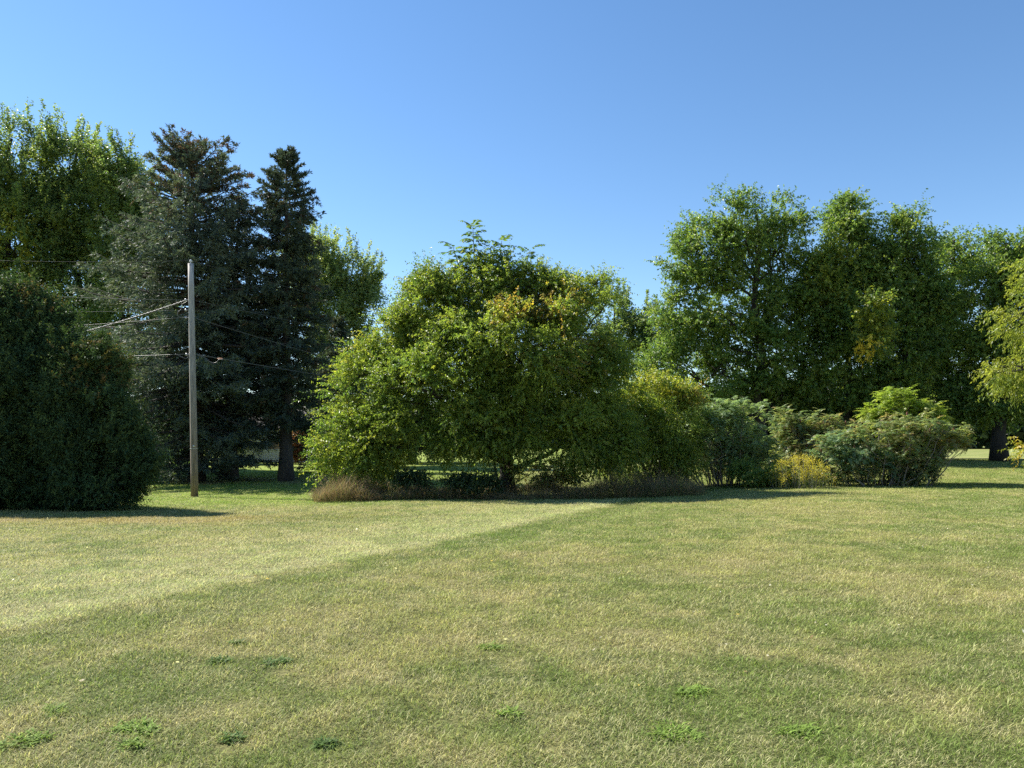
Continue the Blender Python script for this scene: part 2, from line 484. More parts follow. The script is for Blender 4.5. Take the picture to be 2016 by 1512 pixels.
def spruce(name, label, Y, base_px, top, prof, trunk_r, seed, pal, lift=0.0, step=.36, nb=7, tip_brown=0.0, dens=1.0, group=None):
    """prof: list of (height fraction, radius m) of the branch tips"""
    r = rng_(seed)
    base = on_ground(base_px, Y)
    tp = at(top[0], top[1], Y)
    root = thing(name, label, "spruce tree", base, group)
    H_ = tp[2] - base[2]
    mb = MB()
    tt = np.linspace(0, 1, 12)
    P = base + (tp - base) * tt[:, None]
    P[0, 2] -= .12
    rr = trunk_r * (1 - .95 * tt); rr[0] *= 1.3
    mb.tube(P, rr, 10)
    VS, CS = [], []
    hs = np.arange(lift, H_, step)
    pal = np.array(pal)
    for h in hs:
        f = h / H_
        Rm = np.interp(f, [a for a, _ in prof], [b for _, b in prof])
        c = base + (tp - base) * f
        el0 = np.interp(f, [0, .4, .8, .92, 1], [-.12, -.02, .36, .5, .9])
        for b in range(nb if f < .9 else 9):
            az = r.random() * 2 * math.pi
            L_ = Rm * r.uniform(.62, 1.12)
            if L_ < .12: continue
            if f < .3 and r.random() < .25: continue
            el = el0 + r.normal(0, .12)
            k = 7; t = np.linspace(0, 1, k)
            hz = np.array([math.cos(az), math.sin(az), 0])
            drop = np.interp(f, [0, .6, 1], [.34, .26, .0]) * r.uniform(.6, 1.3)
            z = L_ * (math.sin(el) * t - drop * t ** 1.3 + drop * .75 * t ** 3)
            Q = c + (hz * (L_ * math.cos(el) * t)[:, None]); Q[:, 2] += z + r.uniform(-.15, .15)
            mb.tube(Q, np.linspace(max(.012, .018 * L_), .006, k), 4, cap=False)
            nl = max(7, int(L_ / .105 * dens))
            s = np.sort(r.uniform(.12, 1.0, nl))
            q = np.stack([np.interp(s, t, Q[:, i]) for i in range(3)], -1)
            sdv = np.array([-hz[1], hz[0], 0])
            sg = np.where(r.random(nl) < .5, -1, 1)[:, None]
            bl = (.22 + .26 * L_ * (1 - s) ** .8).clip(.18, .95) * r.uniform(.6, 1.2, nl)
            bd = norm(hz * .75 + sdv * sg * r.uniform(.5, 1.1, (nl, 1)) + np.array([0, 0, -1]) * r.uniform(.0, .75, (nl, 1)) * (1 if f < .85 else 0) + (np.array([0, 0, .6]) if f > .85 else 0))
            m = 16
            u = (np.arange(m)[None] + r.random((nl, m))) / m
            pp = q[:, None] + bd[:, None] * (bl[:, None] * u)[..., None]; pp[..., 2] -= .22 * bl[:, None] * u ** 2
            nd = norm(bd[:, None] * .9 + r.normal(0, .55, (nl, m, 3)))
            ww = norm(np.cross(nd, r.normal(size=(nl, m, 3))))
            ll = r.uniform(.13, .24, (nl, m, 1)); wd = r.uniform(.018, .032, (nl, m, 1))
            V4 = np.stack([pp, pp + nd * ll * .5 + ww * wd, pp + nd * ll, pp + nd * ll * .5 - ww * wd], 2).reshape(-1, 4, 3)
            VS.append(V4)
            base_c = pal[r.integers(0, len(pal), nl)] * r.uniform(.8, 1.2, (nl, 1))
            if tip_brown:
                br = r.random(nl) < tip_brown * sstep(.72, .93, f)
                base_c = np.where(br[:, None], np.array([.13, .085, .06]) * r.uniform(.7, 1.2, (nl, 1)), base_c)
            else:
                br = r.random(nl) < .05
                base_c = np.where(br[:, None], np.array([.11, .075, .045]), base_c)
            CS.append(np.repeat(base_c, m, 0) * r.uniform(.75, 1.25, (nl * m, 1)))
    mb.build("trunk", M_bark_red, root)
    V4 = np.concatenate(VS); col = np.concatenate(CS)
    ok = V4[..., 2].min(1) > ground(V4[:, 0, 0], V4[:, 0, 1]) + .03
    V, Fq = quads(V4[ok])
    mesh_np("crown", V, Fq, M_needle, root, col=col[ok])
    return root

def pinnate(r, P, az, el, L_, pairs, ll, lw, arch=.7):
    """compound leaves: arrays of base point, azimuth, start elevation, length"""
    N = len(P)
    hz = np.stack([np.cos(az), np.sin(az), np.zeros(N)], -1); sd_ = np.stack([-np.sin(az), np.cos(az), np.zeros(N)], -1)
    s = np.linspace(.18, 1, pairs)
    a = el[:, None] - arch * s[None] * 1.6
    pos = P[:, None] + hz[:, None] * (L_[:, None] * s[None] * np.cos(el[:, None] - arch * .8 * s[None]))[..., None]
    pos[..., 2] += L_[:, None] * s[None] * np.sin(el[:, None] - arch * .8 * s[None])
    T = hz[:, None] * np.cos(a)[..., None]; T[..., 2] += np.sin(a)
    out = []
    for sg in (-1, 1):
        d = norm(T * .55 + sd_[:, None] * sg + np.array([0, 0, -.35]) + r.normal(0, .12, T.shape))
        nn = norm(np.cross(T, sd_[:, None] * np.ones_like(T)) * 1.0 + r.normal(0, .25, T.shape))
        w = norm(np.cross(d, nn))
        sz = (np.sin(np.pi * (.15 + .8 * s)) ** .6)[None, :, None] * r.uniform(.8, 1.15, (N, pairs, 1))
        l_, w_ = ll * sz, lw * sz * .5
        out.append(np.stack([pos, pos + d * l_ * .4 + w * w_, pos + d * l_, pos + d * l_ * .4 - w * w_], 2))
    V = np.concatenate(out, 1)
    return V.reshape(-1, 4, 3), np.repeat(np.arange(N), 2 * pairs)

def sumac(name, label, cat, Y, base_px, lobes, n_tip, pal, seed, rach=.37, pairs=9, ll=.098, lw=.038, k=9, base_w=.5, group=None,
          stem=.022, red=0.0, sub=2, under=None, bark=None, patches=()):
    r = rng_(seed)
    base = on_ground(base_px, Y)
    root = thing(name, label, cat, base, group)
    LW = lobes_world(Y, lobes)
    n_tip = int(n_tip * 2.7)
    tips, d, ki = clumps(r, LW, n_tip, .25, .35)
    up = (d[:, 2] > -.8) & (tips[:, 2] > ground(tips[:, 0], tips[:, 1]) + .25); tips, d = tips[up], d[up]
    mb = MB()
    for i in range(0, len(tips), sub):
        b0 = base + np.array([(tips[i, 0] - base[0]) * base_w + r.normal(0, .12), (tips[i, 1] - Y) * base_w + r.normal(0, .15), 0])
        b0[2] = ground(b0[0], b0[1]) - .05
        hgt = tips[i, 2] - b0[2]
        Q = curve(b0, tips[i], 0, 6, r, .04); Q[1:-1, 2] += np.array([.05, .1, .1, .05]) * hgt * .5
        mb.tube(Q, np.linspace(stem * r.uniform(.7, 1.3), .006, 6), 5)
        for j in range(i + 1, min(i + sub, len(tips))):
            q0 = Q[r.integers(2, 5)]
            if np.linalg.norm(tips[j] - q0) < 1.6:
                mb.tube(curve(q0, tips[j], .05, 4, r, .02), np.linspace(stem * .5, .005, 4), 4)
    mb.build("stems", bark or M_bark_pale, root)
    n = len(tips)
    az = (np.arange(k)[None] * 2.4 + r.random((n, 1)) * 6.28 + r.normal(0, .25, (n, k))).ravel()
    el = r.uniform(-.15, 1.15, (n, k)).ravel()
    P = np.repeat(tips, k, 0) + np.stack([np.zeros(n * k), np.zeros(n * k), r.uniform(-.22, .05, n * k)], -1)
    L_ = rach * r.uniform(.6, 1.15, n * k)
    V4, lt = pinnate(r, P, az, el, L_, pairs, ll, lw)
    ok = V4[..., 2].min(1) > ground(V4[:, 0, 0], V4[:, 0, 1]) + .02
    V4, lt = V4[ok], lt[ok]
    col = colours(r, pal, np.repeat(np.arange(n), k), lt, P, patches, .18)
    V, Fq = quads(V4)
    mesh_np("leaves", V, Fq, M_leaf, root, col=col)
    if red:
        # upright seed heads at some tips
        kk = np.where(r.random(n) < red)[0]
        for i in kk:
            hb = MB()
            hb.tube(np.array([tips[i] + [0, 0, z] for z in (0, .05, .11, .17)]), [.012, .035, .03, .006], 6)
            hb.build("seed_head", M_seed, root)
    return root
M_seed = noise_mat("sumac_seed", (.09, .03, .02), (.17, .07, .04), nscale=40, bump=.6)

def cable(label, pts, rad, mat, sag=0.0, group="overhead cables on the utility pole", seg=24, name="overhead_cable"):
    P = []
    for a, b in zip(pts[:-1], pts[1:]):
        t = np.linspace(0, 1, seg)[:, None]
        Q = np.array(a) + (np.array(b) - np.array(a)) * t
        Q[:, 2] -= sag * 4 * t[:, 0] * (1 - t[:, 0])
        P.append(Q if not P else Q[1:])
    mb = MB(); mb.tube(np.concatenate(P), rad, 6)
    return tag(mb.build(name, mat), label, "cable", group=group)

# ================================================================== THE PLACE
# palettes (albedo)
P_MAPLE = [((.070, .118, .030), 4), ((.098, .146, .033), 4), ((.126, .162, .036), 2.5), ((.052, .090, .030), 1.5)]
P_POPLAR = [((.075, .115, .042), 4), ((.108, .148, .046), 4), ((.138, .165, .046), 2), ((.055, .092, .040), 1.2)]
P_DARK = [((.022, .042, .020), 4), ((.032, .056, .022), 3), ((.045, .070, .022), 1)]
P_CENTRE = [((.095, .135, .024), 4), ((.128, .165, .028), 4), ((.062, .105, .024), 2.5), ((.160, .175, .032), 1.6)]
P_ARB = [((.025, .050, .023), 4), ((.036, .064, .023), 3), ((.050, .075, .024), 1.2)]
P_SPR = [(.105, .145, .118), (.080, .112, .092), (.130, .160, .120), (.100, .120, .075)]
P_SPR2 = [(.072, .100, .074), (.055, .080, .060), (.085, .105, .066)]
P_SUM = [((.110, .160, .080), 4), ((.130, .180, .088), 3), ((.140, .170, .060), 1.5)]
P_SUM_DRY = [((.155, .165, .062), 3), ((.115, .150, .060), 3), ((.165, .135, .065), 1.1), ((.105, .155, .07), 2)]
P_HEAVEN = [((.150, .195, .030), 4), ((.120, .170, .030), 3), ((.185, .205, .035), 1)]
P_YG = [((.130, .155, .026), 4), ((.165, .180, .030), 3), ((.090, .125, .025), 2)]

YEL = [(.26, .20, .030), (.22, .21, .035), (.17, .19, .03)]
ORG = [(.21, .145, .035), (.19, .18, .035), (.15, .12, .035), (.15, .17, .03)]
GOLD = [(.42, .31, .035), (.38, .32, .05)]
RUST = [(.095, .080, .025), (.075, .075, .025), (.11, .075, .028)]

# ---- left arborvitae hedge
broadleaf("arborvitae", "tall dark green arborvitae at the left edge, cut off by the frame", "arborvitae", 22.5, -60,
          [(-60, 900, 130, 120), (-60, 760, 115, 140), (-50, 660, 90, 110), (20, 830, 50, 160, -.4)], .16, P_ARB, 420, 22, 14, .5, .5, .09, .03, up=.9, droop=.1, dens=(1.5, 1.2, 1.25), gaps=1.3, holes=.2, shoots=130, shoot_len=.45,
          seed=101, inner=.55, outw=.6, hang=.0, group="arborvitae hedge", mat=M_needle)
broadleaf("arborvitae", "tallest fully seen arborvitae, with a bronze tinged rounded top", "arborvitae", 23.2, 70,
          [(65, 968, 125, 42), (65, 900, 125, 112), (80, 790, 105, 140), (62, 690, 82, 100), (55, 615, 46, 45), (100, 665, 42, 50), (135, 760, 45, 90), (25, 600, 34, 50)], .15, P_ARB, 460, 24, 14, .5, .5, .09, .03, up=.9, droop=.1, dens=(1.5, 1.2, 1.25), gaps=1.3, holes=.2, shoots=130, shoot_len=.45,
          seed=102, inner=.55, outw=.6, hang=.0, group="arborvitae hedge", mat=M_needle,
          patches=[(at(60, 600, 23.2), (1.0, 1.4, .8), RUST, .2)])
broadleaf("arborvitae", "shorter arborvitae with rusty brown tips, on the right end of the hedge", "arborvitae", 22.2, 205,
          [(195, 925, 100, 80), (203, 835, 74, 105), (196, 750, 44, 80), (235, 900, 50, 80), (180, 690, 30, 34), (225, 735, 26, 40), (130, 800, 50, 120), (195, 968, 90, 40), (150, 860, 60, 120), (145, 760, 50, 100), (150, 715, 38, 60), (260, 910, 30, 60)], .12, P_ARB, 420, 22, 14, .42, .42, .085, .028, up=.9, droop=.1, dens=(1.5, 1.2, 1.25), gaps=1.3, holes=.2, shoots=130, shoot_len=.45,
          seed=103, inner=.55, outw=.6, hang=.0, group="arborvitae hedge", mat=M_needle,
          patches=[(at(195, 720, 22.0), (.9, 1.4, 1.0), RUST, .22)])
broadleaf("leafy_shrub", "small broadleaf shrub at the foot of the arborvitae hedge", "shrub", 21.9, 215,
          [(215, 962, 42, 30), (185, 970, 40, 26)], .02, P_DARK, 40, 6, 7, .3, .35, .10, .045, seed=104, multi=9, up=.3, droop=.3)

# ---- left background broadleaf trees with upright shoots
broadleaf("poplar_tree", "tall pale green tree on the far left, highest top of all", "tree", 50, 15,
          [(20, 330, 75, 100), (-60, 400, 90, 110), (45, 470, 100, 110), (-30, 600, 110, 120), (60, 620, 80, 100)], .42, P_POPLAR, 429, 11, 10, 1.0, .8, .15, .09,
          up=.8, droop=.05, seed=111, shoots=190, shoot_len=1.7, group="tall trees behind the spruces",
          patches=[(at(0, 480, 48), (2, 3, 3), YEL[1:], .35)])
broadleaf("poplar_tree", "pale green tree with many upright leafy shoots, left of the big spruce", "tree", 52, 160,
          [(150, 340, 75, 80), (180, 420, 85, 100), (110, 450, 70, 100), (170, 560, 95, 100), (120, 680, 90, 110)], .38, P_POPLAR, 416, 11, 10, 1.0, .8, .15, .09,
          up=.8, droop=.05, seed=112, shoots=190, shoot_len=1.7, group="tall trees behind the spruces",
          patches=[(at(215, 355, 50), (1.2, 3, 1.4), YEL[1:], .6)])
broadleaf("poplar_tree", "pale green tree partly hidden behind the big spruce's left side", "tree", 50, 245,
          [(235, 350, 42, 70), (262, 400, 45, 70), (240, 500, 60, 90), (270, 640, 80, 120)], .32, P_POPLAR, 273, 11, 10, .95, .8, .15, .09,
          up=.8, droop=.05, seed=113, shoots=150, shoot_len=1.6, group="tall trees behind the spruces")
broadleaf("poplar_tree", "lower pale tree right of the dark spruces, with spiky leaf shoots", "tree", 54, 670,
          [(690, 560, 60, 60), (650, 620, 75, 80), (715, 610, 38, 50), (610, 540, 60, 90), (680, 720, 80, 90)], .3, [((.13, .17, .065), 3), ((.17, .20, .075), 3), ((.09, .13, .055), 1.5)], 260, 11, 10, .95, .8, .15, .09,
          up=.8, droop=.05, seed=114, shoots=150, shoot_len=1.6, group="tall trees behind the spruces")
broadleaf("dark_tree", "dark tree top showing at the left shoulder of the round tree", "tree", 58, 810,
          [(815, 680, 60, 80), (800, 740, 80, 90), (830, 640, 30, 50)], .3, P_DARK, 150, 10, 10, .9, .7, .14, .08, seed=115, up=.5)

# ---- spruces
spruce("spruce", "big broad blue-green spruce with a brown rounded top, behind the utility pole", 39, 392, (376, 304),
       [(0, 3.2), (.08, 4.2), (.18, 5.8), (.35, 6.2), (.55, 5.6), (.72, 4.4), (.85, 3.5), (.94, 2.7), (.98, 1.9), (1, 1.0)], .36, 201, P_SPR, .9, .34, 8, tip_brown=.28)
spruce("spruce", "spruce standing between the broad spruce and the narrow one", 40.5, 454, (470, 400),
       [(0, 2.2), (.15, 3.3), (.45, 3.2), (.7, 2.0), (.88, 1.2), (1, .3)], .42, 202, P_SPR, 3.0, .38, 7, tip_brown=.1)
spruce("spruce", "narrow dark spruce with a bare leaning lower trunk", 38.5, 566, (564, 302),
       [(0, 1.6), (.2, 2.3), (.5, 2.4), (.7, 2.0), (.84, 1.6), (.94, .95), (1, .25)], .34, 213, P_SPR2, 3.0, .30, 9)
spruce("spruce", "shadowed dark spruce behind the narrow spruce's right side", 46, 668, (665, 632),
       [(0, 2.6), (.2, 2.9), (.5, 2.2), (.8, 1.2), (1, .2)], .25, 204, P_SPR2, .5, .4, 7)

# ---- right background maples
GM = "tall maples along the right side"
broadleaf("maple_tree", "broad round-topped maple, leftmost of the tall trees on the right", "maple tree", 46, 1500,
          [(1490, 470, 95, 95), (1400, 500, 75, 85), (1545, 530, 70, 100), (1335, 640, 60, 80), (1450, 620, 100, 90), (1400, 740, 110, 90), (1530, 700, 90, 110), (1310, 740, 60, 80), (1585, 580, 55, 110), (1350, 570, 45, 50), (1600, 720, 60, 120), (1370, 690, 75, 70, 1.5), (1360, 520, 62, 70), (1440, 450, 66, 70), (1545, 455, 58, 70), (1430, 610, 70, 60, 2), (1480, 720, 100, 80, 1.5), (1550, 780, 70, 70, 1), (1420, 800, 90, 60, 1)],
          .36, P_MAPLE, 416, 14, 11, 1.1, .6, .13, .085, seed=121, holes=.05, up=.35, group=GM,
          patches=[(at(1460, 610, 43), (2, 2.5, 1.0), YEL[2:], .3)])
broadleaf("maple_tree", "narrow tall maple with the highest peak on the right side", "maple tree", 46, 1668,
          [(1672, 430, 50, 65), (1660, 510, 62, 80), (1640, 620, 70, 100), (1690, 600, 55, 90), (1660, 740, 80, 100), (1715, 520, 40, 80), (1620, 560, 50, 90)], .3, P_MAPLE, 264, 14, 11, 1.1, .6, .13, .085,
          seed=122, holes=.05, up=.45, group=GM, patches=[(at(1640, 520, 44), (1.6, 2, 2.2), YEL[2:], .45)])
broadleaf("maple_tree", "maple with a hanging column of yellow leaves near its middle", "maple tree", 45, 1780,
          [(1790, 470, 62, 70), (1750, 550, 60, 80), (1815, 560, 40, 75), (1718, 632, 32, 76, -3.3, .9), (1770, 680, 70, 100), (1760, 780, 80, 80), (1835, 620, 40, 90)], .3, P_MAPLE, 264, 14, 11, 1.1, .6, .13, .085,
          seed=123, holes=.05, up=.4, group=GM, patches=[(at(1718, 635, 41.7), (.9, 2.5, 1.7), P_YG and [c for c, _ in P_YG], .85), (at(1706, 690, 41.7), (.42, 2.5, .7), GOLD, .95)])
broadleaf("maple_tree", "thin-crowned maple letting sky through, between fuller maples", "maple tree", 47, 1842,
          [(1880, 510, 42, 65), (1860, 590, 50, 60), (1900, 640, 55, 70), (1860, 720, 70, 70), (1890, 790, 60, 60)], .3, P_MAPLE, 160, 14, 10, 1.1, .6, .13, .085,
          seed=124, up=.4, group=GM)
broadleaf("maple_tree", "dark maple with a thick bare trunk over the shaded grass at right", "maple tree", 44, 1963,
          [(1990, 500, 70, 70), (1950, 560, 60, 70), (2040, 560, 80, 90), (1960, 680, 80, 80), (2050, 700, 90, 90), (1950, 780, 110, 62), (2060, 790, 90, 60)], .42, P_MAPLE, 344, 14, 10, 1.1, .6, .13, .085,
          seed=125, holes=.05, up=.35, group=GM, top=(1985, 480))
broadleaf("maple_tree", "distant lower tree with spiky top, behind the round tree's right side", "tree", 56, 1250,
          [(1245, 640, 50, 55), (1290, 660, 55, 60), (1210, 640, 50, 70), (1260, 740, 90, 90)], .25, P_POPLAR, 180, 10, 10, .85, .6, .14, .085,
          seed=126, up=.7, shoots=40, shoot_len=1.1)
broadleaf("locust_tree", "yellow-green tree branching in from the right edge of the frame", "tree", 27.0, 2180,
          [(2010, 640, 52, 42), (2060, 620, 90, 90), (1985, 735, 58, 34), (2080, 740, 100, 60), (2110, 540, 110, 90), (2030, 885, 34, 26), (2130, 850, 90, 60)], .2, P_YG, 260, 9, 14, .42, .5, .095, .035,
          seed=127, up=.1, droop=.5, hang=.5, top=(2150, 480), patches=[(at(2010, 885, 27), (.7, 1.2, .5), YEL, .8)], subs=9, dens=(1.1, 1.2, 1.25), holes=.3, gaps=1.4)

# ---- centre tree and its companions
CY = 27.4
broadleaf("round_tree", "large round yellow-green tree in the middle of the lawn's far edge", "tree", CY, 998,
          [(1000, 700, 150, 130, 0, 2.6), (870, 610, 75, 85), (960, 590, 80, 75), (1080, 610, 85, 80), (1160, 640, 70, 90), (790, 690, 80, 90, .3),
           (740, 760, 80, 90), (690, 850, 66, 75, -.5), (760, 860, 80, 70, -1), (850, 780, 110, 110, -1.4), (1050, 690, 110, 100, -1.6), (1150, 760, 80, 100),
           (950, 840, 110, 66, -1.8), (1080, 840, 110, 66, -1.4), (1180, 850, 66, 70, -.5), (700, 700, 26, 34), (670, 775, 26, 30), (1170, 560, 40, 26), (850, 540, 34, 22), (1030, 555, 60, 40), (1095, 570, 60, 40), (935, 540, 60, 40), (960, 740, 110, 90, -.6), (900, 700, 80, 80, -1), (720, 900, 84, 44, -.9), (660, 890, 44, 50, -.3), (1190, 890, 74, 56, -.6), (930, 880, 70, 34, -1), (1120, 765, 90, 76, .5), (1180, 720, 56, 80), (862, 555, 50, 46), (826, 610, 56, 66), (775, 650, 50, 50), (1075, 565, 60, 50), (985, 545, 60, 50)],
          .30, P_CENTRE, 980, 27, 15, .52, .55, .088, .046, seed=131, up=.3, droop=.28, hang=.2, inner=.35, dens=(1, 1, 1.08), gaps=1.5, holes=.06, top=(1000, 640), subs=8, fork=.22,
          patches=[(at(1050, 600, CY - 1.5), (1.3, 2.6, .75), ORG, .5), (at(1110, 580, CY - 1), (.7, 2, .4), YEL, .8), (at(1010, 625, CY - 1.5), (.5, 1.5, .5), YEL[:1] + ORG[:1], .4),
                   (at(1165, 660, CY - 1), (.5, 1.5, .5), ORG, .6), (at(1120, 700, CY - 1.5), (1.3, 1.5, .6), ORG[2:], .35),
                   (at(700, 690, CY), (.7, 2, .6), YEL[1:], .3)])
broadleaf("yellowing_shrub", "tall yellow-topped shrub crowding the right side of the round tree", "shrub", 28.8, 1290,
          [(1290, 790, 72, 60), (1240, 840, 66, 80), (1330, 850, 52, 80), (1270, 900, 85, 50), (1350, 775, 32, 24), (1345, 915, 40, 40)], .06, P_CENTRE, 240, 26, 13, .45, .5, .085, .045,
          seed=132, up=.3, droop=.28, hang=.2, dens=(1, 1, 1.05), gaps=1.4, holes=.15, multi=16, patches=[(at(1300, 755, 28.8), (1.6, 2, .7), YEL[1:], .55), (at(1365, 790, 28.8), (.4, 1.5, .35), ORG, .6)])

def sapling(name, label, Y, base_px, shoots_px, pal, seed, rach=.60, pairs=8, ll=.23, lw=.105):
    r = rng_(seed)
    base = on_ground(base_px, Y)
    root = thing(name, label, "sapling", base)
    mb = MB(); PP, AZ, EL = [], [], []
    for (x0, y0, x1, y1, n_, rr) in shoots_px:
        a, b = at(x0, y0, Y), at(x1, y1, Y)
        Q = curve(a, b, 0, 6, r, .02)
        mb.tube(Q, np.linspace(.03, .008, 6), 5)
        t = np.linspace(.25, 1, n_)
        PP.append(a + (b - a) * t[:, None]); AZ.append(np.arange(n_) * 2.4 + r.random() * 6); EL.append(.25 + .8 * t ** 3 + r.normal(0, .12, n_))
    trunk_top = at(shoots_px[0][0], shoots_px[0][1], Y)
    mb.tube(curve(base - np.array([0, 0, .1]), trunk_top, 0, 8, r, .05), np.linspace(.07, .03, 8), 6)
    for s in shoots_px[1:]:
        mb.tube(curve(base + (trunk_top - base) * .8, at(s[0], s[1], Y), .1, 5, r, .02), np.linspace(.035, .03, 5), 5)
    mb.build("stems", M_bark, root)
    P = np.concatenate(PP); az = np.concatenate(AZ); el = np.concatenate(EL)
    V4, lt = pinnate(r, P, az, el, rach * r.uniform(.75, 1.1, len(P)), pairs, ll, lw, arch=.75)
    V, Fq = quads(V4)
    mesh_np("leaves", V, Fq, M_leaf, root, col=colours(r, pal, np.arange(len(P)), lt, P))
    return root
sapling("walnut_sapling", "feathery-leaved sapling poking up through the round tree's top", CY + .3, 985,
        [(937, 560, 931, 446, 30, 1), (975, 560, 988, 474, 18, 1), (915, 560, 892, 486, 18, 1), (1020, 580, 1044, 492, 12, 1)], [((.040, .075, .024), 3), ((.060, .095, .026), 2)], 141)

# ---- sumacs and shrubs at right
sumac("sumac_shrub", "blue-green sumac thicket beside the yellow-topped shrub", "sumac", 29.8, 1430,
      [(1390, 850, 72, 70), (1460, 850, 70, 65), (1420, 815, 70, 40), (1505, 890, 42, 40), (1380, 900, 60, 50), (1450, 915, 60, 36)], 200, P_SUM, 151, sub=7, group="sumac thickets")
sumac("sumac_shrub", "low dusty sumac thicket with a flat top, in the gap at right", "sumac", 31, 1590,
      [(1550, 840, 42, 40), (1620, 840, 55, 34), (1585, 860, 66, 36), (1560, 900, 50, 40)], 105, P_SUM_DRY, 152, sub=7, red=.06, group="sumac thickets")
sumac("sumac_shrub", "wide dusty sumac thicket in front, with pale crooked stems", "sumac", 28.2, 1715,
      [(1640, 885, 56, 38), (1730, 870, 86, 50), (1810, 860, 70, 50), (1865, 862, 48, 30), (1690, 905, 70, 36), (1780, 910, 70, 40)], 190, P_SUM_DRY, 153, sub=7, red=.05, base_w=.55, group="sumac thickets",
      patches=[(at(1650, 890, 28), (1.0, 2, .8), [(.08, .13, .07), (.10, .15, .08)], .8), (at(1740, 920, 27.5), (.9, 2, .6), [(.07, .12, .07)], .7)])
sumac("tree_of_heaven", "bright yellow-green sapling rising behind the dusty sumac", "sapling", 29.6, 1778,
      [(1768, 796, 40, 38), (1735, 822, 36, 30), (1828, 812, 38, 30), (1785, 826, 62, 28)], 60, P_HEAVEN, 154, rach=.5, pairs=8, ll=.15, lw=.05, k=8, sub=6)

# ---- goldenrod
def goldenrod(seed=161):
    r = rng_(seed); Y = 27.0
    base = on_ground(1575, Y)
    root = thing("goldenrod", "yellow flowering goldenrod clump beside the dusty sumac", "goldenrod", base)
    n = 95
    X = r.uniform(at(1520, 950, Y)[0], at(1632, 950, Y)[0], n); Yc = Y + r.uniform(-.5, .5, n)
    hgt = r.uniform(.35, 1.05, n) * (.6 + .5 * np.sin(np.pi * (.12 + .76 * (X - X.min()) / np.ptp(X))))
    mb = MB(); LV, FV = [], []
    for i in range(n):
        b = np.array([X[i], Yc[i], ground(X[i], Yc[i]) - .03])
        tip = b + np.array([r.normal(0, .1), r.normal(0, .1), hgt[i]])
        Q = curve(b, tip, 0, 4, r, .01); mb.tube(Q, [.006, .005, .004, .003], 4, cap=False)
        t = r.uniform(.08, .85, 26)
        LV.append(b + (tip - b) * t[:, None])
        FV.append(tip + r.normal(0, 1, (55, 3)) * np.array([.07, .07, .09]) + np.array([0, 0, -.03]))
    mb.build("stems", M_bark_pale, root)
    LP = np.concatenate(LV); N = len(LP)
    V4 = blades(LP, r.random(N) * 6.28, r.uniform(.4, 1.4, N), r.uniform(.06, .12, N), np.full(N, .016))
    V, Fq = quads(V4)
    mesh_np("leaves", V, Fq, M_leaf, root, col=np.array([.13, .17, .05]) * r.uniform(.7, 1.3, (N, 1)))
    FP = np.concatenate(FV); N = len(FP)
    V4 = blades(FP, r.random(N) * 6.28, r.uniform(.2, 1.6, N), r.uniform(.03, .05, N), np.full(N, .022))
    V, Fq = quads(V4)
    mesh_np("flowers", V, Fq, M_leaf, root, col=np.array([.52, .44, .06]) * r.uniform(.7, 1.2, (N, 1)))
goldenrod()

# ---- little lone twig with leaves on the lawn
def lone_twig():
    r = rng_(171); Y = 27.6
    base = on_ground(1828, Y)
    root = thing("seedling", "thin lone leafy seedling standing on the lawn right of the sumac", "seedling", base)
    tip = at(1841, 931, Y)
    mb = MB(); Q = curve(base - np.array([0, 0, .03]), tip, 0, 6, r, .01); mb.tube(Q, np.linspace(.008, .004, 6), 5); mb.build("stem", M_bark, root)
    n = 26; t = r.uniform(.2, 1, n)
    V4 = blades(base + (tip - base) * t[:, None], r.random(n) * 6.28, r.uniform(.6, 1.5, n), r.uniform(.07, .1, n), np.full(n, .045))
    V, Fq = quads(V4); mesh_np("leaves", V, Fq, M_leaf, root, col=np.array([.04, .06, .025]) * r.uniform(.7, 1.3, (n, 1)))
lone_twig()

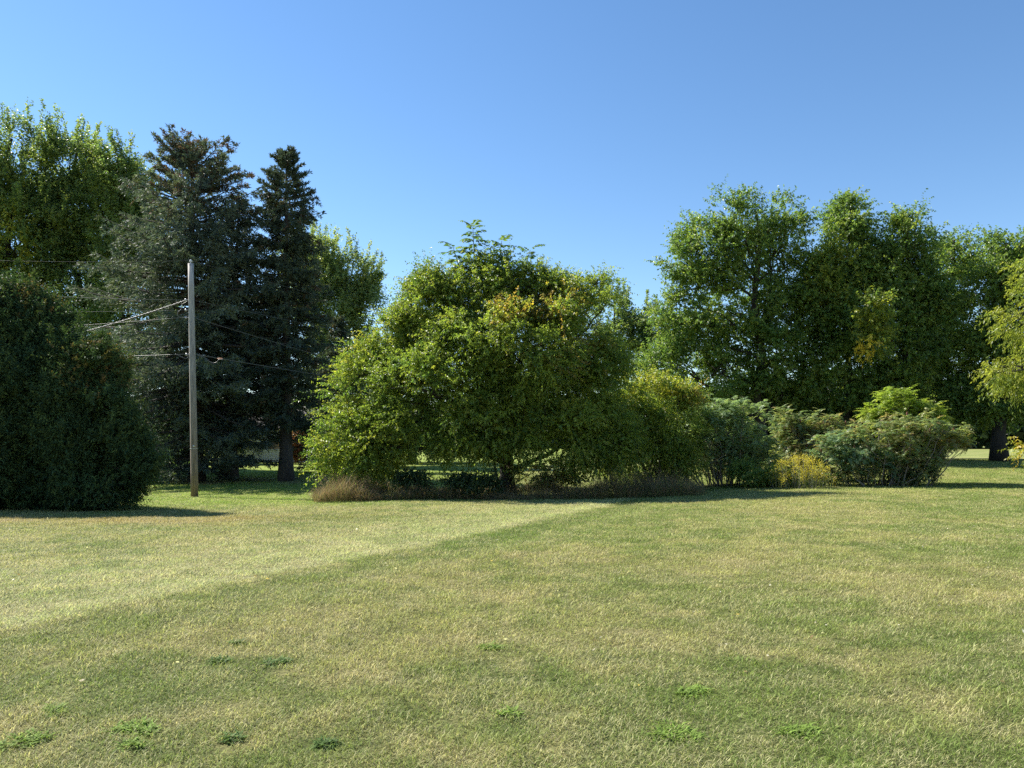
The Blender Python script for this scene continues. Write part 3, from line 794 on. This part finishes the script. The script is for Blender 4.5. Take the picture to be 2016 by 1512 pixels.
# ---- tall unmown grass under the round tree
def tall_grass():
    r = rng_(181)
    N = 34000
    px = r.uniform(622, 1385, N)
    Yf = 24.75 + .15 * np.sin(px / 60) + np.where(px > 1050, .35, 0)
    Y = Yf + r.random(N) ** 1.4 * 3.2
    X = (px - W / 2) / F * Y
    cl = fbm(X * .9, Y * .9, 61, 2)
    hgt = np.interp(px, [620, 690, 760, 1000, 1150, 1300, 1385], [.6, 1.0, .62, .65, .85, 1.05, .35]) * (.12 + 1.4 * cl ** 1.3)
    keep = r.random(N) < np.interp(px, [620, 740, 780, 840, 1050, 1385], [1, .9, .5, .85, .6, .5]) * (.35 + 1.3 * fbm(X * 1.7, Y * 1.7, 63, 2))
    px, X, Y, hgt, cl = px[keep], X[keep], Y[keep], hgt[keep], cl[keep]; N = len(X)
    P = np.stack([X, Y, ground(X, Y) - .02], -1)
    pal = np.array([[.20, .135, .075], [.25, .18, .10], [.16, .12, .06], [.12, .13, .045], [.09, .12, .035], [.20, .13, .09]])
    k = r.choice(6, N, p=[.18, .22, .08, .24, .20, .08])
    V4 = blades(P, r.random(N) * 6.28, r.uniform(.05, .75, N) ** 1.0, hgt * r.uniform(.5, 1.25, N), r.uniform(.006, .012, N), .55)
    V, Fq = quads(V4)
    col = pal[k] * 1.3 * r.uniform(.7, 1.25, (N, 1))
    # seed plumes
    m = r.random(N) < .3
    T = V4[m][:, 2]; n = 7
    T = np.repeat(T, n, 0) + r.normal(0, .03, (m.sum() * n, 3)) - np.array([0, 0, 1]) * r.uniform(0, .12, (m.sum() * n, 1))
    V5 = blades(T, r.random(len(T)) * 6.28, r.uniform(.1, 1.0, len(T)), r.uniform(.03, .06, len(T)), np.full(len(T), .007))
    V2, F2 = quads(V5)
    col2 = np.array([.30, .215, .14]) * r.uniform(.7, 1.2, (len(T), 1))
    o = mesh_np("tall_grass", np.r_[V, V2], np.r_[Fq, F2 + len(V)], M_grass, col=np.r_[col, col2])
    tag(o, "tall unmown brown seeding grass in a strip under the round tree", "tall grass", "stuff")
tall_grass()
broadleaf("bramble", "dark low bramble at the left foot of the round tree", "bramble", 25.6, 820,
          [(820, 950, 34, 20), (800, 940, 24, 16)], .012, P_DARK, 26, 7, 8, .25, .3, .07, .045, seed=182, multi=8)
broadleaf("bramble", "tangled bramble in the tall grass just left of the thick trunk", "bramble", 25.2, 935,
          [(930, 955, 60, 22), (970, 945, 28, 26)], .012, P_DARK, 46, 7, 8, .25, .3, .07, .045, seed=183, multi=12)
broadleaf("bramble", "pale green weed bush right of the thick trunk in the tall grass", "weed bush", 27.5, 1090,
          [(1080, 930, 70, 24), (1130, 925, 40, 28)], .012, P_SUM_DRY, 50, 7, 8, .28, .3, .08, .045, seed=184, multi=14)
broadleaf("bramble", "weedy green bush at the foot of the blue-green sumac", "weed bush", 28.3, 1500,
          [(1480, 935, 60, 26), (1545, 945, 26, 18)], .012, P_MAPLE, 60, 7, 8, .28, .3, .08, .045, seed=185, multi=14)
broadleaf("bramble", "low dark bush under the dusty sumac's pale stems", "weed bush", 28.0, 1720,
          [(1660, 940, 60, 20), (1750, 938, 60, 22), (1800, 935, 40, 26)], .012, P_SUM_DRY + P_DARK, 80, 7, 8, .28, .3, .07, .04, seed=186, multi=18)

# ---- shed behind the spruces
def shed():
    Y = 60.0
    x0, x1 = at(466, 0, Y)[0], at(620, 0, Y)[0]
    base = np.array([(x0 + x1) / 2, Y, float(ground((x0 + x1) / 2, Y))])
    root = thing("shed", "low white-sided building half hidden behind the spruce trunks", "shed", base)
    w, d, h = x1 - x0, 5.0, 2.7
    mb = MB(); mb.box(base + np.array([0, d / 2, h / 2 - .1]), (w, d, h + .2))
    wall = mb.build("wall", M_siding, root, smooth=False)
    rf = MB()
    e = .35
    for sgn in (-1, 1):
        y_e = base[1] + d / 2 + sgn * (d / 2 + e); y_r = base[1] + d / 2
        zl, zh = base[2] + h - .15, base[2] + h + 1.35
        q = np.array([[x0 - e, y_e, zl], [x1 + e, y_e, zl], [x1 + e, y_r, zh], [x0 - e, y_r, zh]])
        V = np.r_[q, q + np.array([0, 0, .12])]
        rf.add(V, [[0, 1, 2, 3], [4, 5, 6, 7], [0, 1, 5, 4], [1, 2, 6, 5], [3, 0, 4, 7]])
    rf.build("roof", M_roof, root, smooth=False)
    for s in (.62,):
        c = np.array([x0 + w * s, Y - .02, base[2] + 1.5])
        wf = MB()
        for dx, dz, sx, sz in ((0, .55, 1.2, .08), (0, -.55, 1.2, .08), (-.56, 0, .08, 1.02), (.56, 0, .08, 1.02)):
            wf.box(c + np.array([dx, -.01, dz]), (sx, .07, sz))
        win = wf.build("window", M_trim, root, smooth=False)
        pn = MB(); pn.box(c, (1.04, .03, 1.02)); g_ = pn.build("pane", M_pane, root, smooth=False)
        g_.parent = win
m, n, l = new_mat("siding")
p = n["Principled BSDF"]; p.inputs["Roughness"].default_value = .6
tc = n.new("ShaderNodeTexCoord"); wv = n.new("ShaderNodeTexWave"); wv.bands_direction = 'Z'; wv.wave_profile = 'SAW'; wv.inputs["Scale"].default_value = 1.3
cr = n.new("ShaderNodeValToRGB"); cr.color_ramp.elements[0].color = (.55, .57, .60, 1); cr.color_ramp.elements[1].color = (.74, .76, .79, 1)
cr.color_ramp.elements[0].position = 0; cr.color_ramp.elements[1].position = .15
bp = n.new("ShaderNodeBump"); bp.inputs["Distance"].default_value = .02
l.new(tc.outputs["Object"], wv.inputs[0]); l.new(wv.outputs["Fac"], cr.inputs[0]); l.new(cr.outputs[0], p.inputs["Base Color"])
l.new(wv.outputs["Fac"], bp.inputs["Height"]); l.new(bp.outputs[0], p.inputs["Normal"])
M_siding = m
M_roof = noise_mat("shingle", (.05, .045, .042), (.10, .09, .085), (1, 1, 1), 14, .9, .4)
M_trim = noise_mat("white_trim", (.65, .66, .68), (.75, .76, .78), nscale=5, rough=.5, bump=.05)
M_pane = noise_mat("window_glass", (.02, .025, .03), (.03, .035, .04), nscale=2, rough=.08, bump=0)
shed()
broadleaf("red_shrub", "reddish shrub at the right end of the low white building", "shrub", 57, 585,
          [(583, 868, 26, 36), (600, 880, 30, 26)], .04, [((.13, .05, .03), 3), ((.09, .06, .03), 2)], 60, 8, 9, .5, .45, .12, .07, seed=191, multi=8)
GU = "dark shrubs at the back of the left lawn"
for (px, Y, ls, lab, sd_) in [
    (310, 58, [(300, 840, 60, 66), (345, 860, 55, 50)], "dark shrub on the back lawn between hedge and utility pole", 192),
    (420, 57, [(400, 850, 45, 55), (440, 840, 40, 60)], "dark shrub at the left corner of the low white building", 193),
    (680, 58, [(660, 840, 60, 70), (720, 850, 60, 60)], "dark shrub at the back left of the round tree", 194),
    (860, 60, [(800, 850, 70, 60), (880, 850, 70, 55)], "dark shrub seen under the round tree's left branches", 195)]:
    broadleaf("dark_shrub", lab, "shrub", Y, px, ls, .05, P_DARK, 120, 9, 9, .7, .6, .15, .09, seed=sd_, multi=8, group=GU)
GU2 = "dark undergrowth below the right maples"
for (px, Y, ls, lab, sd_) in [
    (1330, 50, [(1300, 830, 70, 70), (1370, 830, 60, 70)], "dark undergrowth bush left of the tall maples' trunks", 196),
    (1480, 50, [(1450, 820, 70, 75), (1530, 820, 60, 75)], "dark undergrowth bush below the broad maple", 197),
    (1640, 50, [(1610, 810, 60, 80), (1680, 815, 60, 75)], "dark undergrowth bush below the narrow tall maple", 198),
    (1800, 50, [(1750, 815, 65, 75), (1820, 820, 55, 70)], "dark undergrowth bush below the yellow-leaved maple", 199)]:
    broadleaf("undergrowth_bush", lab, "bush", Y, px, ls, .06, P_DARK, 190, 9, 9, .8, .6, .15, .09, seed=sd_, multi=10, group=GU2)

# ---- far wood closing the horizon
def far_wood():
    r = rng_(301); n = 46000
    ang = r.uniform(-.85, .85, n); D_ = r.uniform(135, 165, n) 
    hmax = 6.5 + 4.5 * fbm(ang * 18, ang * 0 + 3, 303, 3)
    X = np.sin(ang) * D_; Y = np.cos(ang) * D_
    z = r.random(n) ** .8 * hmax
    P = np.stack([X, Y, ground(X, Y) + z], -1)
    d = norm(r.normal(size=(n, 3)) + np.array([0, 0, -.3])); w = norm(np.cross(d, r.normal(size=(n, 3))))
    s = r.uniform(1.0, 2.0, (n, 1))
    V4 = np.stack([P, P + d * s * .5 + w * s * .35, P + d * s, P + d * s * .5 - w * s * .35], 1)
    V, Fq = quads(V4)
    pal = np.array([[.035, .06, .022], [.05, .08, .025], [.028, .05, .025]])
    o = mesh_np("far_wood", V, Fq, M_leaf, col=pal[r.integers(0, 3, n)] * r.uniform(.7, 1.3, (n, 1)))
    tag(o, "far-off line of woodland closing the view behind the lawn", "wood", "stuff")
far_wood()

# ---- utility pole and its cables
m, n, l = new_mat("pole_wood")
p = n["Principled BSDF"]; p.inputs["Roughness"].default_value = .85
tc = n.new("ShaderNodeTexCoord"); mp = n.new("ShaderNodeMapping"); mp.inputs["Scale"].default_value = (9, 9, .35)
nz = n.new("ShaderNodeTexNoise"); nz.inputs["Scale"].default_value = 5; nz.inputs["Detail"].default_value = 8
cr = n.new("ShaderNodeValToRGB"); cr.color_ramp.elements[0].position = .3; cr.color_ramp.elements[1].position = .72
cr.color_ramp.elements[0].color = (.19, .175, .16, 1); cr.color_ramp.elements[1].color = (.52, .49, .46, 1)
sp = n.new("ShaderNodeSeparateXYZ"); mr = n.new("ShaderNodeMapRange"); mr.inputs[1].default_value = 0; mr.inputs[2].default_value = 7
mr.inputs[3].default_value = 1; mr.inputs[4].default_value = 0
mx = n.new("ShaderNodeMix"); mx.data_type = 'RGBA'; mx.blend_type = 'MULTIPLY'; mx.inputs[7].default_value = (.62, .47, .37, 1)
bp = n.new("ShaderNodeBump"); bp.inputs["Strength"].default_value = .6; bp.inputs["Distance"].default_value = .01
l.new(tc.outputs["Object"], mp.inputs[0]); l.new(mp.outputs[0], nz.inputs["Vector"]); l.new(nz.outputs[0], cr.inputs[0])
l.new(tc.outputs["Object"], sp.inputs[0]); l.new(sp.outputs["Z"], mr.inputs[0]); l.new(mr.outputs[0], mx.inputs[0])
l.new(cr.outputs[0], mx.inputs[6]); l.new(mx.outputs[2], p.inputs["Base Color"])
l.new(nz.outputs[0], bp.inputs["Height"]); l.new(bp.outputs[0], p.inputs["Normal"])
M_pole = m
M_steel = noise_mat("galvanised", (.35, .36, .37), (.5, .5, .51), nscale=20, rough=.45, bump=.1, metal=.6)
M_porc = noise_mat("porcelain", (.55, .55, .54), (.65, .65, .64), nscale=8, rough=.25, bump=0)
M_wire = noise_mat("bare_wire", (.08, .08, .08), (.14, .14, .14), nscale=6, rough=.5, bump=0)
M_black = noise_mat("black_cable", (.03, .03, .03), (.08, .08, .08), nscale=6, rough=.6, bump=0)

PY = 29.0
pb, ptop = at(383.5, 977, PY), at(375.5, 519, PY)
pb[2] = float(ground(pb[0], PY))
pole = thing("utility_pole", "weathered grey wooden utility pole leaning slightly left on the lawn", "utility pole", pb)
mb = MB(); t = np.linspace(0, 1, 10)[:, None]
Q = pb + (ptop - pb) * t; Q[0, 2] -= .15
mb.tube(Q, np.linspace(.132, .102, 10), 16); mb.build("shaft", M_pole, pole)
def on_pole(py, off=0.0, fwd=-.13):
    f = (977 - py) / (977 - 519)
    return pb + (ptop - pb) * f + np.array([off, fwd, 0])
mb = MB(); tp = ptop
mb.tube(np.array([tp + [0, 0, z] for z in (0, .03, .10)]), [.02, .02, .02], 8)
mb.build("pin", M_steel, pole)
mb = MB(); mb.tube(np.array([tp + [0, 0, z] for z in (.06, .075, .1, .115, .14, .16)]), [.02, .06, .06, .035, .045, .015], 10); mb.build("insulator", M_porc, pole)
for py in (592, 612, 627, 700):
    mb = MB(); c = on_pole(py, -.16, -.03)
    mb.tube(np.array([c + [.07, 0, 0], c, c + [-.05, 0, 0]]), .014, 6); mb.tube(np.array([c + [-.05, 0, z] for z in (-.05, -.02, .02, .05)]), [.02, .035, .035, .02], 8)
    mb.build("spool_bracket", M_steel, pole)
mb = MB(); c = on_pole(884, 0, 0); mb.tube(np.array([c - [0, 0, .012], c + [0, 0, .012]]), .140, 16, cap=False); mb.build("band", M_steel, pole)
mb = MB(); c = on_pole(879, .045, -.133); mb.box(c, (.06, .008, .05)); mb.build("tag_plate", M_trim, pole)
def loop(pts, name, mat, rad=.012):
    mb = MB(); pts = np.array([at(x, y, PY - .15) for x, y in pts])
    t = np.linspace(0, len(pts) - 1, 6 * len(pts)); Q = np.stack([np.interp(t, np.arange(len(pts)), pts[:, i]) for i in range(3)], -1)
    k = np.array([1, 2, 3, 2, 1]) / 9
    for i in range(3):
        Q[2:-2, i] = np.convolve(Q[:, i], k, 'valid')
    mb.tube(Q, rad, 6); mb.build(name, mat, pole)
loop([(369, 593), (356, 600), (358, 608), (350, 614), (349, 622), (356, 625), (369, 626)], "jumper_wire", M_wire, .010)
loop([(345, 697), (356, 702), (365, 706), (370, 704), (371, 697), (374, 695)], "jumper_wire", M_wire, .013)
loop([(390, 700), (402, 703), (409, 710), (420, 715), (427, 713), (430, 708), (440, 707)], "jumper_wire", M_wire, .013)
mb = MB(); c = at(434, 706, PY - .1); mb.tube(np.array([c - [.12, 0, 0], c - [.06, 0, 0], c + [.06, 0, 0], c + [.1, 0, 0]]), [.012, .026, .026, .012], 8)
mb.build("splice_sleeve", noise_mat("splice", (.35, .13, .06), (.5, .22, .1), nscale=9, rough=.5), pole)

def pr(py, o=0.0): return on_pole(py, o, 0)
FAR = (1180, 78.0); LEFT_Y = 22.0
def far(py): return at(FAR[0], py, FAR[1])
def leftp(px, py, Y): return at(px, py, Y)
cable("topmost thin wire running from the pole's insulator to the right", [ptop + [0, 0, .12], far(700)], .0035, M_wire, .5)
cable("topmost thin wire running from the pole's insulator to the left", [ptop + [0, 0, .12], leftp(-700, 470, 25)], .0035, M_wire, .3)
cable("upper cable descending right from the pole in front of the spruces", [pr(593, .14), far(738)], .008, M_black, .3)
cable("middle cable descending right from the pole in front of the spruces", [pr(628, .14), at(1180, 850, 60)], .008, M_wire, .2)
cable("lowest thick cable descending right toward the round tree", [pr(700, .14), at(1180, 800, 60)], .011, M_wire, .35)
cable("upper thin wire running left from the pole over the hedge", [pr(592, -.2), leftp(-700, 520, 26)], .007, M_wire, .25)
cable("thin level wire running left just below the upper one", [pr(612, -.2), leftp(-700, 600, 26)], .006, M_wire, .15)
cable("third wire running left, dipping slightly behind the hedge", [pr(626, -.2), leftp(-500, 660, 30)], .007, M_wire, .2)
cable("low grey cable running left from the pole to behind the hedge", [pr(699, -.2), leftp(-300, 705, 33)], .010, M_wire, .1)
# twisted service drop: two strands wound round each other
def drop():
    a, b = pr(593, -.2), at(60, 680, 33)
    t = np.linspace(0, 1, 260)
    Q = a + (b - a) * t[:, None]; Q[:, 2] -= .10 * 4 * t * (1 - t)
    th = t * 2 * math.pi * 26
    off = np.stack([np.zeros_like(th), np.cos(th), np.sin(th)], -1) * .022
    root = thing("service_drop", "twisted black and silver cable slanting down left from the pole", "cable", a, "overhead cables on the utility pole")
    mb = MB(); mb.tube(Q + off, .022, 6); mb.build("insulated_strand", M_black, root)
    mb = MB(); mb.tube(Q - off, .018, 6); mb.build("bare_strand", M_wire, root)
drop()

# ---- weed tufts in the near lawn
WEEDS = [(45, 1462, 90, "wide bright green weed patch in the bottom left corner of the lawn"),
         (265, 1436, 95, "bright yellow-green weed patch low on the left of the lawn"),
         (262, 1468, 50, "small weed tuft just below the bright yellow-green patch"),
         (455, 1458, 32, "dark green tuft right of the yellow-green weed patch"),
         (110, 1398, 40, "small pale weed tuft above the bottom left weed patch"),
         (640, 1468, 34, "dark little weed tuft low, left of the picture's middle"),
         (1322, 1447, 105, "biggest bright green weed tuft, low right of the middle"),
         (1362, 1366, 70, "flat green weed patch above the biggest tuft"),
         (1000, 1408, 46, "small pale green weed low in the middle of the lawn"),
         (962, 1278, 46, "small weed tuft further back in the middle of the lawn"),
         (465, 1268, 30, "dark weed tuft on the mown stripe at left"),
         (545, 1303, 55, "yellow-green weed tuft right of the dark one on the stripe"),
         (1570, 1445, 80, "long bladed grass tuft low on the right of the lawn"),
         (430, 1303, 40, "sparse weed tuft below the dark one on the stripe")]
def weed(px, py, wpx, lab, seed):
    r = rng_(seed)
    Y = 6.0
    for _ in range(12):
        z = at(px, py, Y)[2]; Y *= (EYE - float(ground(at(px, py, Y)[0], Y))) / (EYE - z)
    c = at(px, py, Y); c[2] = float(ground(c[0], Y))
    root_r = wpx * Y / F / 2
    n = int(50 + wpx * 2.6)
    th_ = r.random(n) * 6.28; rd_ = r.random(n) ** .6; ks = r.integers(0, 5, n); sub_ = np.array([.55, .4, .35, .45, .3])[ks]
    cx_ = (np.array([0, .45, -.5, -.15, .7]) * root_r)[ks]; cy_ = (r.normal(0, .3, 5) * root_r)[ks]
    P = c + np.stack([cx_ + np.cos(th_) * rd_ * root_r * sub_, cy_ + np.sin(th_) * rd_ * root_r * 1.3 * sub_, np.zeros(n)], -1)
    P[:, 2] = ground(P[:, 0], P[:, 1])
    dark = "dark" in lab
    V4 = blades(P, r.random(n) * 6.28, r.uniform(.75, 1.5, n), r.uniform(.04, .085, n), r.uniform(.006, .015, n), .5)
    V, Fq = quads(V4)
    base_c = np.array([.11, .18, .05]) if dark else np.array([.19, .28, .055])
    o = bpy.data.objects.new("weed_tuft", None)
    bpy.data.objects.remove(o)
    o = mesh_np("weed_tuft", V - c, Fq, M_grass, col=base_c * r.uniform(.6, 1.3, (n, 1)))
    o.location = tuple(c)
    tag(o, lab, "weed", group="weed tufts in the near lawn")
for i, w in enumerate(WEEDS): weed(*w, 400 + i)

# ---- fallen leaves and clover heads
r = rng_(501); n = 650
Y = r.uniform(5, 26, n); X = r.uniform(-.7, .7, n) * Y
P = np.stack([X, Y, ground(X, Y) + .035], -1)
d = norm(np.stack([r.normal(size=n), r.normal(size=n), r.normal(0, .25, n)], -1)); w = norm(np.cross(d, np.array([0, 0, 1.]) + r.normal(0, .4, (n, 3))))
s = r.uniform(.010, .024, (n, 1))
V4 = np.stack([P, P + d * s + w * s * .5, P + d * s * 2, P + d * s - w * s * .5], 1)
pal = np.array([[.45, .40, .28], [.30, .20, .10], [.55, .52, .42], [.36, .28, .12]])
V, Fq = quads(V4)
tag(mesh_np("fallen_leaves", V, Fq, M_leaf, col=pal[r.integers(0, 4, n)]), "pale fallen leaves scattered over the mown lawn", "leaves", "stuff")
